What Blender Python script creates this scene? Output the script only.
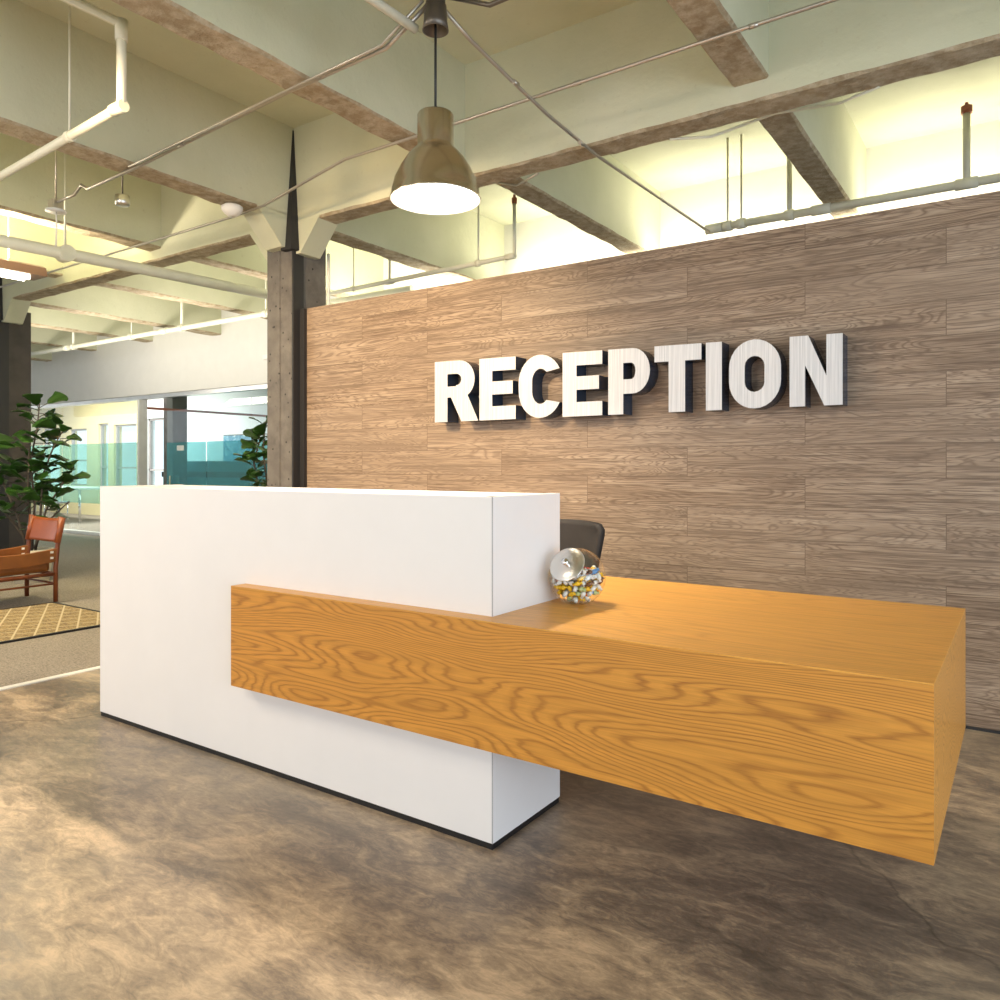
import bpy, bmesh, math, random
from mathutils import Vector, Matrix
from mathutils.geometry import tessellate_polygon
PI = math.pi
scene = bpy.context.scene
for o in list(bpy.data.objects): bpy.data.objects.remove(o)
COL = scene.collection

# ------------------------------------------------------------------ camera
cd = bpy.data.cameras.new('camera'); cam = bpy.data.objects.new('camera', cd); COL.objects.link(cam)
cam.location = (0, 0, 1.2); cam.rotation_euler = (PI/2, 0, math.radians(34.37))
cd.sensor_width = 36; cd.lens = 36*0.7675; cd.shift_y = -0.0335; cd.clip_end = 200
scene.camera = cam
# ------------------------------------------------------------------ world, exposure
world = bpy.data.worlds.new('daylight'); scene.world = world; world.use_nodes = True
wbg = world.node_tree.nodes['Background']
wbg.inputs[0].default_value = (0.86, 0.93, 1.0, 1); wbg.inputs[1].default_value = 1.6
vs = scene.view_settings
vs.view_transform = 'Standard'; vs.look = 'None'; vs.gamma = 1; vs.use_curve_mapping = False; vs.exposure = 0.0
# ------------------------------------------------------------------ large lights
def area(name, loc, direction, sx, sy, power, color):
    l = bpy.data.lights.new(name, 'AREA'); l.shape = 'RECTANGLE'; l.size = sx; l.size_y = sy
    l.energy = power; l.color = color
    o = bpy.data.objects.new(name, l); COL.objects.link(o); o.location = loc
    o.rotation_euler = Vector(direction).to_track_quat('-Z', 'Y').to_euler()
    return o
area('window_light_right', (2.9, 0.3, 1.25), (-1, 0.35, 0.0), 5.0, 1.7, 130, (0.74, 0.87, 1.0))
area('window_light_behind', (-3.0, -3.6, 1.9), (0.05, 1, -0.02), 7.0, 2.2, 25, (1.0, 0.93, 0.84))
area('warm_key_left', (-4.8, 0.2, 2.75), (0.10, .6, -1), 0.5, 0.5, 62, (1.0, 0.83, 0.64))  # unseen key lamp, added for the warm light from front left
area('warm_fill_front', (-2.4, -0.6, 2.75), (0.0, .6, -0.9), 0.5, 0.5, 24, (1.0, 0.86, 0.70))  # unseen fill lamp added in front of the desk, not a real pendant
WARM = (1.0, 0.86, 0.62)
def spot(name, loc, target, power, color, deg, rad):
    l = bpy.data.lights.new(name, 'SPOT'); l.energy = power; l.color = color; l.spot_size = math.radians(deg); l.spot_blend = .9; l.shadow_soft_size = rad
    o = bpy.data.objects.new(name, l); COL.objects.link(o); o.location = loc
    o.rotation_euler = (Vector(target)-Vector(loc)).to_track_quat('-Z', 'Y').to_euler(); return o
spot('pendant_bulb', (-2.20, 2.70, 2.40), (-2.20, 2.70, 0), 215, (1.0, 0.87, 0.68), 125, .04)
spot('wall_fill_spot', (-3.5, 0.9, 3.0), (-3.9, 4.1, 1.6), 620, (1.0, 0.71, 0.38), 72, .10)  # spot added out of view to warm the left part of the plank wall
area('cove_light_wall', (-0.9, 6.75, 3.10), (0, 0.12, 1), 7.2, 0.16, 75, (1.0, 0.94, 0.76))
area('cove_light_left', (-5.6, 6.3, 2.75), (0, 0.2, 1), 1.6, 0.16, 45, (1.0, 0.94, 0.76))
area('uplight_lounge', (-6.95, 2.35, 2.93), (0, 0, 1), 0.16, 1.6, 130, WARM)
area('downlight_lounge', (-6.95, 2.35, 2.76), (0, 0, -1), 0.2, 1.6, 60, WARM)
area('uplight_lounge_rear', (-9.4, 5.2, 2.4), (0, 0.5, .8), 6.0, 0.3, 90, (1, .92, .8))
area('office_light', (-16.5, 8.4, 3.1), (0, 0, -1), 6.0, 1.0, 330, (1, 0.96, 0.9))

# ------------------------------------------------------------------ materials
MATS = {}
class NT:
    def __init__(s, name):
        m = bpy.data.materials.new(name); m.use_nodes = True
        s.m = m; s.t = m.node_tree; s.b = s.t.nodes['Principled BSDF']
        s.out = s.t.nodes['Material Output']; MATS[name] = m
    def n(s, typ, **kw):
        nd = s.t.nodes.new(typ)
        for k, v in kw.items():
            if k.startswith('i_'): nd.inputs[k[2:].replace('_', ' ')].default_value = v
            else: setattr(nd, k, v)
        return nd
    def l(s, a, b): s.t.links.new(a, b)
    def coord(s, scale=(1,1,1), rot=(0,0,0), loc=(0,0,0), kind='Object'):
        c = s.n('ShaderNodeTexCoord'); mp = s.n('ShaderNodeMapping')
        mp.inputs['Scale'].default_value = scale; mp.inputs['Rotation'].default_value = rot; mp.inputs['Location'].default_value = loc
        s.l(c.outputs[kind], mp.inputs[0]); return mp.outputs[0]
    def noise(s, vec, scale, detail=4, rough=0.55, dist=0.0):
        nd = s.n('ShaderNodeTexNoise'); nd.inputs['Scale'].default_value = scale; nd.inputs['Detail'].default_value = detail
        nd.inputs['Roughness'].default_value = rough; nd.inputs['Distortion'].default_value = dist
        s.l(vec, nd.inputs['Vector']); return nd.outputs['Fac']
    def ramp(s, fac, stops):
        r = s.n('ShaderNodeValToRGB'); e = r.color_ramp.elements
        while len(e) < len(stops): e.new(0.5)
        for k, (p, c) in enumerate(stops):
            e[k].position = p; e[k].color = tuple(c)+(1,) if len(c) == 3 else c
        s.l(fac, r.inputs[0]); return r.outputs[0]
    def mix(s, fac, a, b, mode='MIX'):
        m = s.n('ShaderNodeMix', data_type='RGBA', blend_type=mode)
        for sock, v in ((m.inputs[0], fac), (m.inputs[6], a), (m.inputs[7], b)):
            if hasattr(v, 'links'): s.l(v, sock)
            elif isinstance(v, (int, float)): sock.default_value = v
            else: sock.default_value = tuple(v)+(1,)
        return m.outputs[2]
    def math(s, op, a, b=0.0, c=None):
        m = s.n('ShaderNodeMath', operation=op)
        for k, v in enumerate((a, b) if c is None else (a, b, c)):
            if hasattr(v, 'links'): s.l(v, m.inputs[k])
            else: m.inputs[k].default_value = v
        return m.outputs[0]
    def bump(s, h, strength=0.3, dist=0.01):
        b = s.n('ShaderNodeBump'); b.inputs['Strength'].default_value = strength; b.inputs['Distance'].default_value = dist
        s.l(h, b.inputs['Height']); s.l(b.outputs[0], s.b.inputs['Normal'])
    def color(s, c):
        if hasattr(c, 'links'): s.l(c, s.b.inputs['Base Color'])
        else: s.b.inputs['Base Color'].default_value = tuple(c)+(1,)
    def p(s, **kw):
        for k, v in kw.items(): s.b.inputs[k.replace('_', ' ')].default_value = v
        return s
def simple(name, col, rough=0.5, metal=0.0, var=0.06, vs_=6.0, bump=0.0, bscale=60, **kw):
    t = NT(name); v = t.coord()
    f = t.noise(v, vs_)
    a = tuple(max(0, c*(1-var)) for c in col); b = tuple(min(1, c*(1+var)) for c in col)
    t.color(t.ramp(f, [(0.3, a), (0.7, b)])); t.p(Roughness=rough, Metallic=metal, **kw)
    if bump: t.bump(t.noise(v, bscale, 5), bump, 0.004)
    return t.m

M = {}
# painted concrete of the ceiling
t = NT('painted_concrete'); v = t.coord(kind='Object')
a = t.noise(v, 1.3, 5); b = t.noise(v, 22, 4, .7)
c = t.mix(t.ramp(b, [(.62, (0,0,0)), (.75, (.35,.35,.35))]), t.ramp(a, [(.3, (.56,.57,.405)), (.7, (.66,.66,.50))]), (.42,.38,.26))
t.color(c); t.p(Roughness=.7); t.bump(t.noise(v, 9, 6, .7), .25, .02); M['paint'] = t.m
# raw tan concrete on the beam undersides
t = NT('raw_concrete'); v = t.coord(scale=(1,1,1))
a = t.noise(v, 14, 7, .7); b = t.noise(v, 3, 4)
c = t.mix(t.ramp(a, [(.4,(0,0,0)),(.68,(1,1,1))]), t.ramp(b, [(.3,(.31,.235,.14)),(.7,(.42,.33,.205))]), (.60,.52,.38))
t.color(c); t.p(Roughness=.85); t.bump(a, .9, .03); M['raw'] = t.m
# dark painted column
t = NT('dark_concrete'); v = t.coord()
a = t.noise(v, 9, 6, .65); vo = t.n('ShaderNodeTexVoronoi'); vo.inputs['Scale'].default_value = 16; t.l(v, vo.inputs['Vector'])
pit = t.ramp(vo.outputs['Distance'], [(.10,(0,0,0)),(.16,(1,1,1))])
c = t.mix(pit, (.012,.011,.010), t.ramp(a, [(.3,(.095,.085,.078)),(.7,(.17,.155,.14))]))
t.color(c); t.p(Roughness=.6); t.bump(t.mix(.6, a, pit), .5, .015); M['column'] = t.m
M['column_shaded'] = simple('shaded_concrete', (.055,.045,.040), .65, var=.25, bump=.5, bscale=12)  # column concrete darkened so the colour carries the shade on the left column
M['black_paint'] = simple('black_paint', (.022,.021,.022), .55, bump=.2)
# oak veneer: grain runs along X
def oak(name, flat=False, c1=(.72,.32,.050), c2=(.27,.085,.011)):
    t = NT(name)
    v = t.coord(scale=(0.33, 2.0, 2.0), rot=(0,.05,0))
    warp = t.noise(v, 1.5, 2, .45, .3)
    sep = t.n('ShaderNodeSeparateXYZ'); t.l(t.coord(), sep.inputs[0])
    zz = sep.outputs['Y'] if flat else sep.outputs['Z']
    fine = t.noise(t.coord(scale=(.8, 7, 7)), 2.0, 3, .55)
    h = t.math('ADD', t.math('MULTIPLY', zz, 1.3 if not flat else .8), t.math('MULTIPLY', warp, 2.0 if not flat else 1.0))
    h = t.math('ADD', h, t.math('MULTIPLY', fine, .10))
    ring = t.math('FRACT', t.math('MULTIPLY', h, 33.0))
    band = t.ramp(ring, [(0,(1,1,1)),(.14,(.35,.35,.35)),(.4,(0,0,0)),(.75,(.1,.1,.1)),(.9,(.8,.8,.8)),(1,(1,1,1))])
    pores = t.noise(t.coord(scale=(6, 260, 260)), 1.0, 2, .5)
    pm = t.ramp(pores, [(.50,(0,0,0)),(.66,(1,1,1))])
    k = t.math('MULTIPLY', band, .42 if flat else .70)
    k2 = t.math('MULTIPLY', pm, t.math('MULTIPLY_ADD', band, .5, .15))
    col = t.mix(k, c1, c2)
    col = t.mix(t.math('MULTIPLY', k2, .5 if flat else .9), col, (.24,.085,.012))
    stk = t.noise(t.coord(scale=(1.6, 90, 90)), 1.0, 4, .7)
    col = t.mix(t.ramp(stk, [(.42,(0,0,0)),(.62,(.45,.45,.45))]), col, tuple(x*.62 for x in c1))
    tone = t.noise(t.coord(scale=(.5, 1.5, 3)), 1.5, 3)
    col = t.mix(t.ramp(tone, [(.3,(0,0,0)),(.7,(.3,.3,.3))]), col, tuple(x*.78 for x in c1))
    t.color(col); t.p(Roughness=.38 if not flat else .42)
    t.b.inputs['Coat Weight'].default_value = .15
    t.bump(pm, .08, .002)
    return t.m
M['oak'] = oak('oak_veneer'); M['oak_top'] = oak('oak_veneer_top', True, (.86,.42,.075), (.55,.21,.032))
# wood plank wall, planks 1.26 x 0.1667, joints drawn into the surface
t = NT('plank_wall')
c0 = t.coord(); sep = t.n('ShaderNodeSeparateXYZ'); t.l(c0, sep.inputs[0])
com = t.n('ShaderNodeCombineXYZ'); t.l(sep.outputs['X'], com.inputs[0]); t.l(sep.outputs['Z'], com.inputs[1])
br = t.n('ShaderNodeTexBrick'); br.offset = .5; br.offset_frequency = 2; br.squash = 1
br.inputs['Scale'].default_value = 1; br.inputs['Brick Width'].default_value = 1.25; br.inputs['Row Height'].default_value = .1665
br.inputs['Mortar Size'].default_value = .0016; br.inputs['Mortar Smooth'].default_value = .3
br.inputs['Color1'].default_value = (0,0,0,1); br.inputs['Color2'].default_value = (1,1,1,1); br.inputs['Mortar'].default_value = (.5,.5,.5,1)
t.l(com.outputs[0], br.inputs['Vector'])
rnd = t.n('ShaderNodeSeparateColor'); t.l(br.outputs['Color'], rnd.inputs[0])
off = t.n('ShaderNodeCombineXYZ'); t.l(t.math('MULTIPLY', rnd.outputs[0], 37.0), off.inputs[1]); t.l(t.math('MULTIPLY', rnd.outputs[0], 11.0), off.inputs[0])
def plank_vec(sx, sz):
    mp = t.n('ShaderNodeMapping'); mp.inputs['Scale'].default_value = (sx, 1, sz); t.l(c0, mp.inputs[0])
    ad = t.n('ShaderNodeVectorMath', operation='ADD'); t.l(mp.outputs[0], ad.inputs[0]); t.l(off.outputs[0], ad.inputs[1]); return ad.outputs[0]
g1 = t.noise(plank_vec(.85, 8.0), 1.1, 3, .5, 1.2)
ring = t.math('FRACT', t.math('MULTIPLY', g1, 20.0))
band = t.ramp(ring, [(0,(1,1,1)),(.3,(.15,.15,.15)),(.7,(0,0,0)),(1,(1,1,1))])
g2 = t.noise(plank_vec(2.2, 150.0), 1.0, 5, .75)
g3 = t.noise(plank_vec(.9, 12.0), 1.0, 5, .7)
col = t.ramp(g3, [(.32,(.22,.15,.098)),(.5,(.35,.25,.17)),(.68,(.49,.37,.265))])
col = t.mix(t.math('MULTIPLY', band, .75), col, (.13,.08,.048))
col = t.mix(t.ramp(g2, [(.48,(0,0,0)),(.62,(.95,.95,.95))]), col, (.115,.07,.042))
col = t.mix(t.math('MULTIPLY', rnd.outputs[0], .22), col, (.46,.36,.27))
col = t.mix(t.math('MULTIPLY', br.outputs['Fac'], .75), col, (.09,.055,.035))
t.color(col); t.p(Roughness=.5)
t.bump(g2, .12, .003); M['planks'] = t.m
# polished concrete floor
t = NT('polished_concrete'); v = t.coord()
big = t.noise(t.coord(rot=(0,0,.5), scale=(1,1.6,1)), .62, 3, .5, .4)
mid = t.noise(t.coord(rot=(0,0,.7), scale=(1,1.9,1)), 1.7, 9, .60, .6)
fin = t.noise(t.coord(rot=(0,0,-.3), scale=(1,2.2,1)), 6.5, 10, .72, 1.3)
fx = t.noise(t.coord(rot=(0,0,.9), scale=(1,2.6,1)), 17, 8, .75, 1.6)
f = t.math('ADD', t.math('MULTIPLY', mid, .42), t.math('ADD', t.math('MULTIPLY', fin, .32), t.math('ADD', t.math('MULTIPLY', big, .22), t.math('MULTIPLY', fx, .18))))
col = t.ramp(f, [(.47,(.11,.087,.068)),(.54,(.205,.157,.118)),(.60,(.37,.28,.19)),(.68,(.64,.48,.32))])
col = t.mix(t.ramp(t.noise(v, .9, 4), [(.45,(0,0,0)),(.65,(.35,.35,.35))]), col, (.24,.225,.18))
vo = t.n('ShaderNodeTexVoronoi', feature='DISTANCE_TO_EDGE'); vo.inputs['Scale'].default_value = .33
dv = t.n('ShaderNodeVectorMath', operation='ADD'); t.l(v, dv.inputs[0])
nz = t.n('ShaderNodeTexNoise'); nz.inputs['Scale'].default_value = 2.0; nz.inputs['Detail'].default_value = 6; t.l(v, nz.inputs['Vector'])
sc = t.n('ShaderNodeVectorMath', operation='SCALE'); sc.inputs['Scale'].default_value = .6; t.l(nz.outputs['Color'], sc.inputs[0]); t.l(sc.outputs[0], dv.inputs[1])
t.l(dv.outputs[0], vo.inputs['Vector'])
crack = t.ramp(vo.outputs['Distance'], [(0,(.5,.5,.5)),(.0018,(0,0,0))])
col = t.mix(crack, col, (.05,.04,.03))
t.color(col)
rr = t.ramp(fin, [(.35,(.28,.28,.28)),(.65,(.42,.42,.42))]); t.l(rr, t.b.inputs['Roughness']); t.bump(fin, .05, .005)
M['floor'] = t.m
# carpet
t = NT('carpet'); v = t.coord(); a = t.noise(v, 3, 4); b = t.noise(t.coord(scale=(1,3,1), rot=(0,0,.5)), 38, 6, .8); w = t.noise(t.coord(scale=(1,5,1), rot=(0,0,.5)), 9, 4, .7)
col = t.mix(t.ramp(b, [(.35,(0,0,0)),(.65,(1,1,1))]), t.ramp(w, [(.35,(.10,.085,.068)),(.65,(.24,.20,.16))]), (.46,.40,.33))
t.color(col); t.p(Roughness=.95); t.bump(b, .4, .01); M['carpet'] = t.m
# woven rug
t = NT('woven_rug'); v = t.coord()
wv = t.n('ShaderNodeTexBrick'); wv.inputs['Scale'].default_value = 1; wv.inputs['Brick Width'].default_value = .15; wv.inputs['Row Height'].default_value = .13
wv.inputs['Mortar Size'].default_value = .007; wv.inputs['Color1'].default_value = (0,0,0,1); wv.inputs['Color2'].default_value = (0,0,0,1); wv.inputs['Mortar'].default_value = (1,1,1,1)
t.l(t.coord(rot=(0,0,.5)), wv.inputs['Vector'])
n1 = t.noise(t.coord(scale=(1,4,1)), 26, 5, .8)
col = t.mix(t.ramp(n1, [(.4,(0,0,0)),(.6,(1,1,1))]), (.46,.33,.15), (.15,.10,.05))
col = t.mix(t.math('MULTIPLY', wv.outputs['Fac'], .8), col, (.66,.56,.36))
t.color(col); t.p(Roughness=.95); t.bump(n1, .5, .01); M['rug'] = t.m
M['rug_edge'] = simple('rug_binding', (.02,.02,.022), .9)
M['white_lam'] = simple('white_laminate', (.86,.835,.825), .42, var=.012)
M['grey_edge'] = simple('laminate_edge', (.42,.40,.40), .5)
M['plinth'] = simple('black_plinth', (.012,.012,.013), .4)
M['steel'] = simple('brushed_steel', (.74,.72,.68), .28, 1.0)
M['brass'] = simple('brushed_bronze_metal', (.66,.59,.49), .24, 1.0, var=.05)
M['inner'] = simple('white_enamel', (.95,.93,.9), .4)
M['conduit'] = simple('galvanised_conduit', (.50,.46,.40), .35, .8)
M['dark_conduit'] = simple('dark_conduit', (.14,.12,.10), .35, .6)
M['pipe'] = simple('painted_pipe', (.74,.73,.60), .45, bump=.05)
M['black'] = simple('black_plastic', (.02,.02,.02), .5)
M['white_pl'] = simple('white_plastic', (.85,.84,.80), .4)
M['navy'] = simple('navy_return', (.035,.055,.095), .25, .3)
# letter face
t = NT('brushed_aluminium_face'); b = t.noise(t.coord(scale=(130, 1, 2.2), rot=(0,.12,0)), 1.0, 4, .7)
t.color(t.ramp(b, [(.3,(.50,.51,.53)),(.7,(.74,.74,.75))])); t.p(Roughness=.4, Metallic=.15); M['letter'] = t.m
M['leather'] = simple('tan_leather', (.30,.075,.022), .32, var=.15, bump=.15)
M['cushion'] = simple('brown_leather_cushion', (.25,.085,.016), .5, var=.2, bump=.3, bscale=12)
M['teak'] = simple('teak_wood', (.19,.048,.013), .4, var=.2)
M['leaf'] = simple('leaf_green', (.03,.085,.012), .35, var=.5, vs_=3.5)
M['leaf'].node_tree.nodes['Principled BSDF'].inputs['Specular IOR Level'].default_value = .4
M['bark'] = simple('plant_bark', (.10,.075,.055), .8, bump=.4)
M['pot'] = simple('cream_pot', (.72,.66,.52), .6)
M['soil'] = simple('potting_soil', (.04,.028,.02), .95)
M['bulk'] = simple('bulkhead_plaster', (.76,.75,.72), .7, var=.02)
M['yellow'] = simple('yellow_plaster', (.86,.74,.42), .7, var=.03)
M['pale'] = simple('pale_wall_paint', (.78,.84,.86), .7, var=.02)
M['chrome'] = simple('chrome', (.8,.8,.8), .15, 1.0)
M['grey_fab'] = simple('grey_fabric', (.20,.24,.25), .8, bump=.3)
M['mesh_back'] = simple('charcoal_mesh_fabric', (.028,.023,.021), .75, var=.2, bump=.4, bscale=300)
M['redpipe'] = simple('oxide_red_pipe', (.42,.14,.08), .5)
M['teal_box'] = simple('teal_cabinet', (.10,.27,.32), .5)
# clear glass and films
def glass(name, col, rough=0.0, thin=True):
    t = NT(name)
    gl = t.n('ShaderNodeBsdfGlossy'); gl.inputs['Roughness'].default_value = rough or .02
    tr = t.n('ShaderNodeBsdfTransparent'); tr.inputs[0].default_value = tuple(col)+(1,)
    lw = t.n('ShaderNodeLayerWeight'); lw.inputs[0].default_value = .5
    fr = t.math('MULTIPLY_ADD', t.math('POWER', lw.outputs['Facing'], 4.0), .55, .04)
    mx = t.n('ShaderNodeMixShader'); t.l(fr, mx.inputs[0]); t.l(tr.outputs[0], mx.inputs[1]); t.l(gl.outputs[0], mx.inputs[2])
    t.l(mx.outputs[0], t.out.inputs[0]); return t.m
M['glass'] = glass('clear_glass', (.93,.97,.96))
M['jar_glass'] = glass('jar_glass', (.97,.98,.98))
def film(name, col, tcol):
    t = NT(name); df = t.n('ShaderNodeBsdfTranslucent'); df.inputs[0].default_value = tuple(col)+(1,)
    d2 = t.n('ShaderNodeBsdfDiffuse'); d2.inputs[0].default_value = tuple(col)+(1,)
    tr = t.n('ShaderNodeBsdfTransparent'); tr.inputs[0].default_value = tuple(tcol)+(1,)
    m1 = t.n('ShaderNodeMixShader'); m1.inputs[0].default_value = .5; t.l(df.outputs[0], m1.inputs[1]); t.l(d2.outputs[0], m1.inputs[2])
    m2 = t.n('ShaderNodeMixShader'); m2.inputs[0].default_value = .72; t.l(m1.outputs[0], m2.inputs[1]); t.l(tr.outputs[0], m2.inputs[2])
    t.l(m2.outputs[0], t.out.inputs[0]); return t.m
M['film_teal'] = film('teal_privacy_film', (.42,.74,.80), (.62,.89,.92))
M['film_green'] = film('pale_green_privacy_film', (.55,.78,.72), (.78,.95,.92))
def emis(name, col, s):
    t = NT(name); e = t.n('ShaderNodeEmission'); e.inputs[0].default_value = tuple(col)+(1,); e.inputs[1].default_value = s
    t.l(e.outputs[0], t.out.inputs[0]); return t.m
M['lamp'] = emis('lamp_glow', (1.0,.88,.70), 30)
M['tube'] = emis('tube_glow', (1.0,.88,.66), 14)
# abstract painting
t = NT('abstract_painting'); v = t.coord(); a = t.noise(v, 5, 6, .6, 2.5)
t.color(t.ramp(a, [(.35,(.05,.20,.34)),(.55,(.10,.36,.50)),(.68,(.75,.80,.80))])); M['painting'] = t.m

# ------------------------------------------------------------------ mesh helpers
class MB:
    def __init__(s): s.bm = bmesh.new()
    def box(s, x0, x1, y0, y1, z0, z1, mi=0):
        vs = [s.bm.verts.new((x, y, z)) for x in (x0, x1) for y in (y0, y1) for z in (z0, z1)]
        for f in ((0,1,3,2),(4,6,7,5),(0,4,5,1),(2,3,7,6),(0,2,6,4),(1,5,7,3)):
            s.bm.faces.new([vs[i] for i in f]).material_index = mi
        return s
    def hexa(s, pts, mi=0):
        vs = [s.bm.verts.new(p) for p in pts]     # 4 bottom then 4 top
        for f in ((3,2,1,0),(4,5,6,7),(0,1,5,4),(1,2,6,5),(2,3,7,6),(3,0,4,7)):
            s.bm.faces.new([vs[i] for i in f]).material_index = mi
        return s
    def prism(s, poly, axis, a, b, mi=0):
        def P(p, c): return {'x': (c, p[0], p[1]), 'y': (p[0], c, p[1]), 'z': (p[0], p[1], c)}[axis]
        A = [s.bm.verts.new(P(p, a)) for p in poly]; B = [s.bm.verts.new(P(p, b)) for p in poly]
        s.bm.faces.new(A).material_index = mi; s.bm.faces.new(B[::-1]).material_index = mi
        for i in range(len(poly)):
            j = (i+1) % len(poly); s.bm.faces.new((A[i], B[i], B[j], A[j])).material_index = mi
        return s
    def tube(s, pts, r, n=10, mi=0, r2=None):
        pts = [Vector(p) for p in pts]; rings = []; up = None
        for i, p in enumerate(pts):
            d = (pts[min(i+1, len(pts)-1)] - pts[max(i-1, 0)]).normalized()
            if up is None: up = Vector((0,0,1)) if abs(d.z) < .9 else Vector((1,0,0))
            a = d.cross(up).normalized(); b = a.cross(d).normalized(); up = b
            rad = r if r2 is None else r+(r2-r)*i/(len(pts)-1)
            rings.append([s.bm.verts.new(p + (a*math.cos(2*PI*k/n) + b*math.sin(2*PI*k/n))*rad) for k in range(n)])
        for A, B in zip(rings, rings[1:]):
            for k in range(n):
                f = s.bm.faces.new((A[k], A[(k+1) % n], B[(k+1) % n], B[k])); f.smooth = True; f.material_index = mi
        s.bm.faces.new(rings[0][::-1]); s.bm.faces.new(rings[-1])
        return s
    def lathe(s, prof, n=32, c=(0,0,0), mi=0):
        rings = []
        for r, z in prof:
            rings.append([s.bm.verts.new((c[0]+r*math.cos(2*PI*k/n), c[1]+r*math.sin(2*PI*k/n), c[2]+z)) for k in range(n)] if r > 1e-6
                         else [s.bm.verts.new((c[0], c[1], c[2]+z))])
        for A, B in zip(rings, rings[1:]):
            for k in range(n):
                j = (k+1) % n
                if len(A) == 1 and len(B) == 1: continue
                q = (A[0], B[j], B[k]) if len(A) == 1 else ((A[k], A[j], B[0]) if len(B) == 1 else (A[k], A[j], B[j], B[k]))
                f = s.bm.faces.new(q); f.smooth = True; f.material_index = mi
        return s
    def build(s, name, mats, parent=None, loc=None, bevel=0, smooth=False, sub=0):
        bmesh.ops.recalc_face_normals(s.bm, faces=s.bm.faces[:])
        me = bpy.data.meshes.new(name); s.bm.to_mesh(me); s.bm.free()
        for m in (mats if isinstance(mats, (list, tuple)) else [mats]): me.materials.append(m)
        if smooth:
            for p in me.polygons: p.use_smooth = True
        o = bpy.data.objects.new(name, me); COL.objects.link(o)
        if loc: o.location = loc
        if parent: o.parent = parent
        if bevel:
            b = o.modifiers.new('bevel', 'BEVEL'); b.width = bevel; b.segments = 2; b.limit_method = 'ANGLE'
        if sub:
            b = o.modifiers.new('sub', 'SUBSURF'); b.levels = sub; b.render_levels = sub
        return o
def tag(o, label, cat, group=None, kind=None):
    o['label'] = label; o['category'] = cat
    if group: o['group'] = group
    if kind: o['kind'] = kind
    return o
def struct(o): o['kind'] = 'structure'; return o
def empty(name, loc, rz=0):
    o = bpy.data.objects.new(name, None); COL.objects.link(o); o.location = loc; o.rotation_euler.z = rz; o.empty_display_size = .1; return o

# ------------------------------------------------------------------ room shell
CEIL = 3.85
struct(MB().box(-4.53, 6.5, -7.5, 7.0, -.1, 0).build('floor', M['floor']))
struct(MB().box(-30, -4.53, -7.5, 12, -.1, 0).build('floor_carpet', M['carpet']))
struct(MB().box(-4.53, 3.0, 7.0, 12, -.1, 0).build('floor_rear', M['carpet']))
struct(MB().box(-4.575, -4.525, -4, 7.0, 0, .006).build('trim_1', M['white_pl']))
struct(MB().box(-30, 6.5, -7.5, 12, CEIL, CEIL+.2).build('ceiling', M['paint']))
# plank clad reception wall
WY = 4.116
w = MB().box(-4.65, 3.0, 0, .12, 0, 2.44)
wall = struct(w.build('wall_front', M['planks'], loc=(0, WY, 0)))
wall.data.transform(Matrix.Translation((.927, 0, -2.31-.1665+.1665*16))); wall.location = (-.927, WY, 2.31+.1665-.1665*16)
struct(MB().box(-4.71, -4.65, WY-.03, WY+.13, 0, 2.435).build('trim_2', M['black_paint']))
struct(MB().box(-4.64, 3.0, WY-.012, WY, 0, .012).build('baseboard_front', M['black_paint']))

# beams: painted sides, raw undersides
def beam(name, x0, x1, y0, y1, z0, z1=CEIL+.02, axis='y', rough=True):
    """a beam with a chipped, slightly wavy lower edge"""
    rng = random.Random(hash((round(x0,2), round(y0,2))) % 9999)
    L = (y1-y0) if axis == 'y' else (x1-x0); n = max(4, int(L/.12)); bm = MB()
    rows = []
    for i in range(n+1):
        a = (y0 if axis == 'y' else x0)+L*i/n
        d = rng.uniform(-.006, .006); e = rng.uniform(-.006, .006); f = rng.uniform(0, .008)
        lo, hi = (x0, x1) if axis == 'y' else (y0, y1)
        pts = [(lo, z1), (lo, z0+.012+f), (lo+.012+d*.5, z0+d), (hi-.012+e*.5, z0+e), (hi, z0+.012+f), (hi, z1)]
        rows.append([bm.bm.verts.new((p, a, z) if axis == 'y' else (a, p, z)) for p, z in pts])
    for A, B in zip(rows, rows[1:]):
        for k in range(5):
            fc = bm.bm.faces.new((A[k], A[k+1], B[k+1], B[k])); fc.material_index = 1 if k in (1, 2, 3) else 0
    for R in (rows[0], rows[-1]): bm.bm.faces.new(R)
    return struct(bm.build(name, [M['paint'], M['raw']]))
G0, G1 = 4.05, 4.25
beam('ceiling_beam', -30, 3, G0, G1, 3.10, axis='x')
beam('ceiling_beam', -30, 3, 9.15, 9.35, 3.10, axis='x')
beam('ceiling_beam', -30, 3, -1.0, -.8, 3.10, axis='x')
for xc in (-4.83, -9.85, -14.87, .40):
    for y0, y1 in ((-4, -1.0), (-.8, G0), (G1, 9.15), (9.35, 12)):
        beam('ceiling_beam', xc-.10, xc+.10, y0, y1, 3.14)
for xc in (-3.14, -1.18, -6.62, -8.40, -11.6, -13.3, -16.6, -18.3, 2.1):
    for y0, y1 in ((-4, -1.0), (-.8, G0), (G1, 9.15), (9.35, 12)):
        if xc == -3.14 and y0 > 0: beam('ceiling_beam', -3.10, -2.91, y0, y1, 3.20)      # the rear length sits a little off the front one
        else: beam('ceiling_beam', xc-.10, xc+.09, y0, y1, 3.20)

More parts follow.
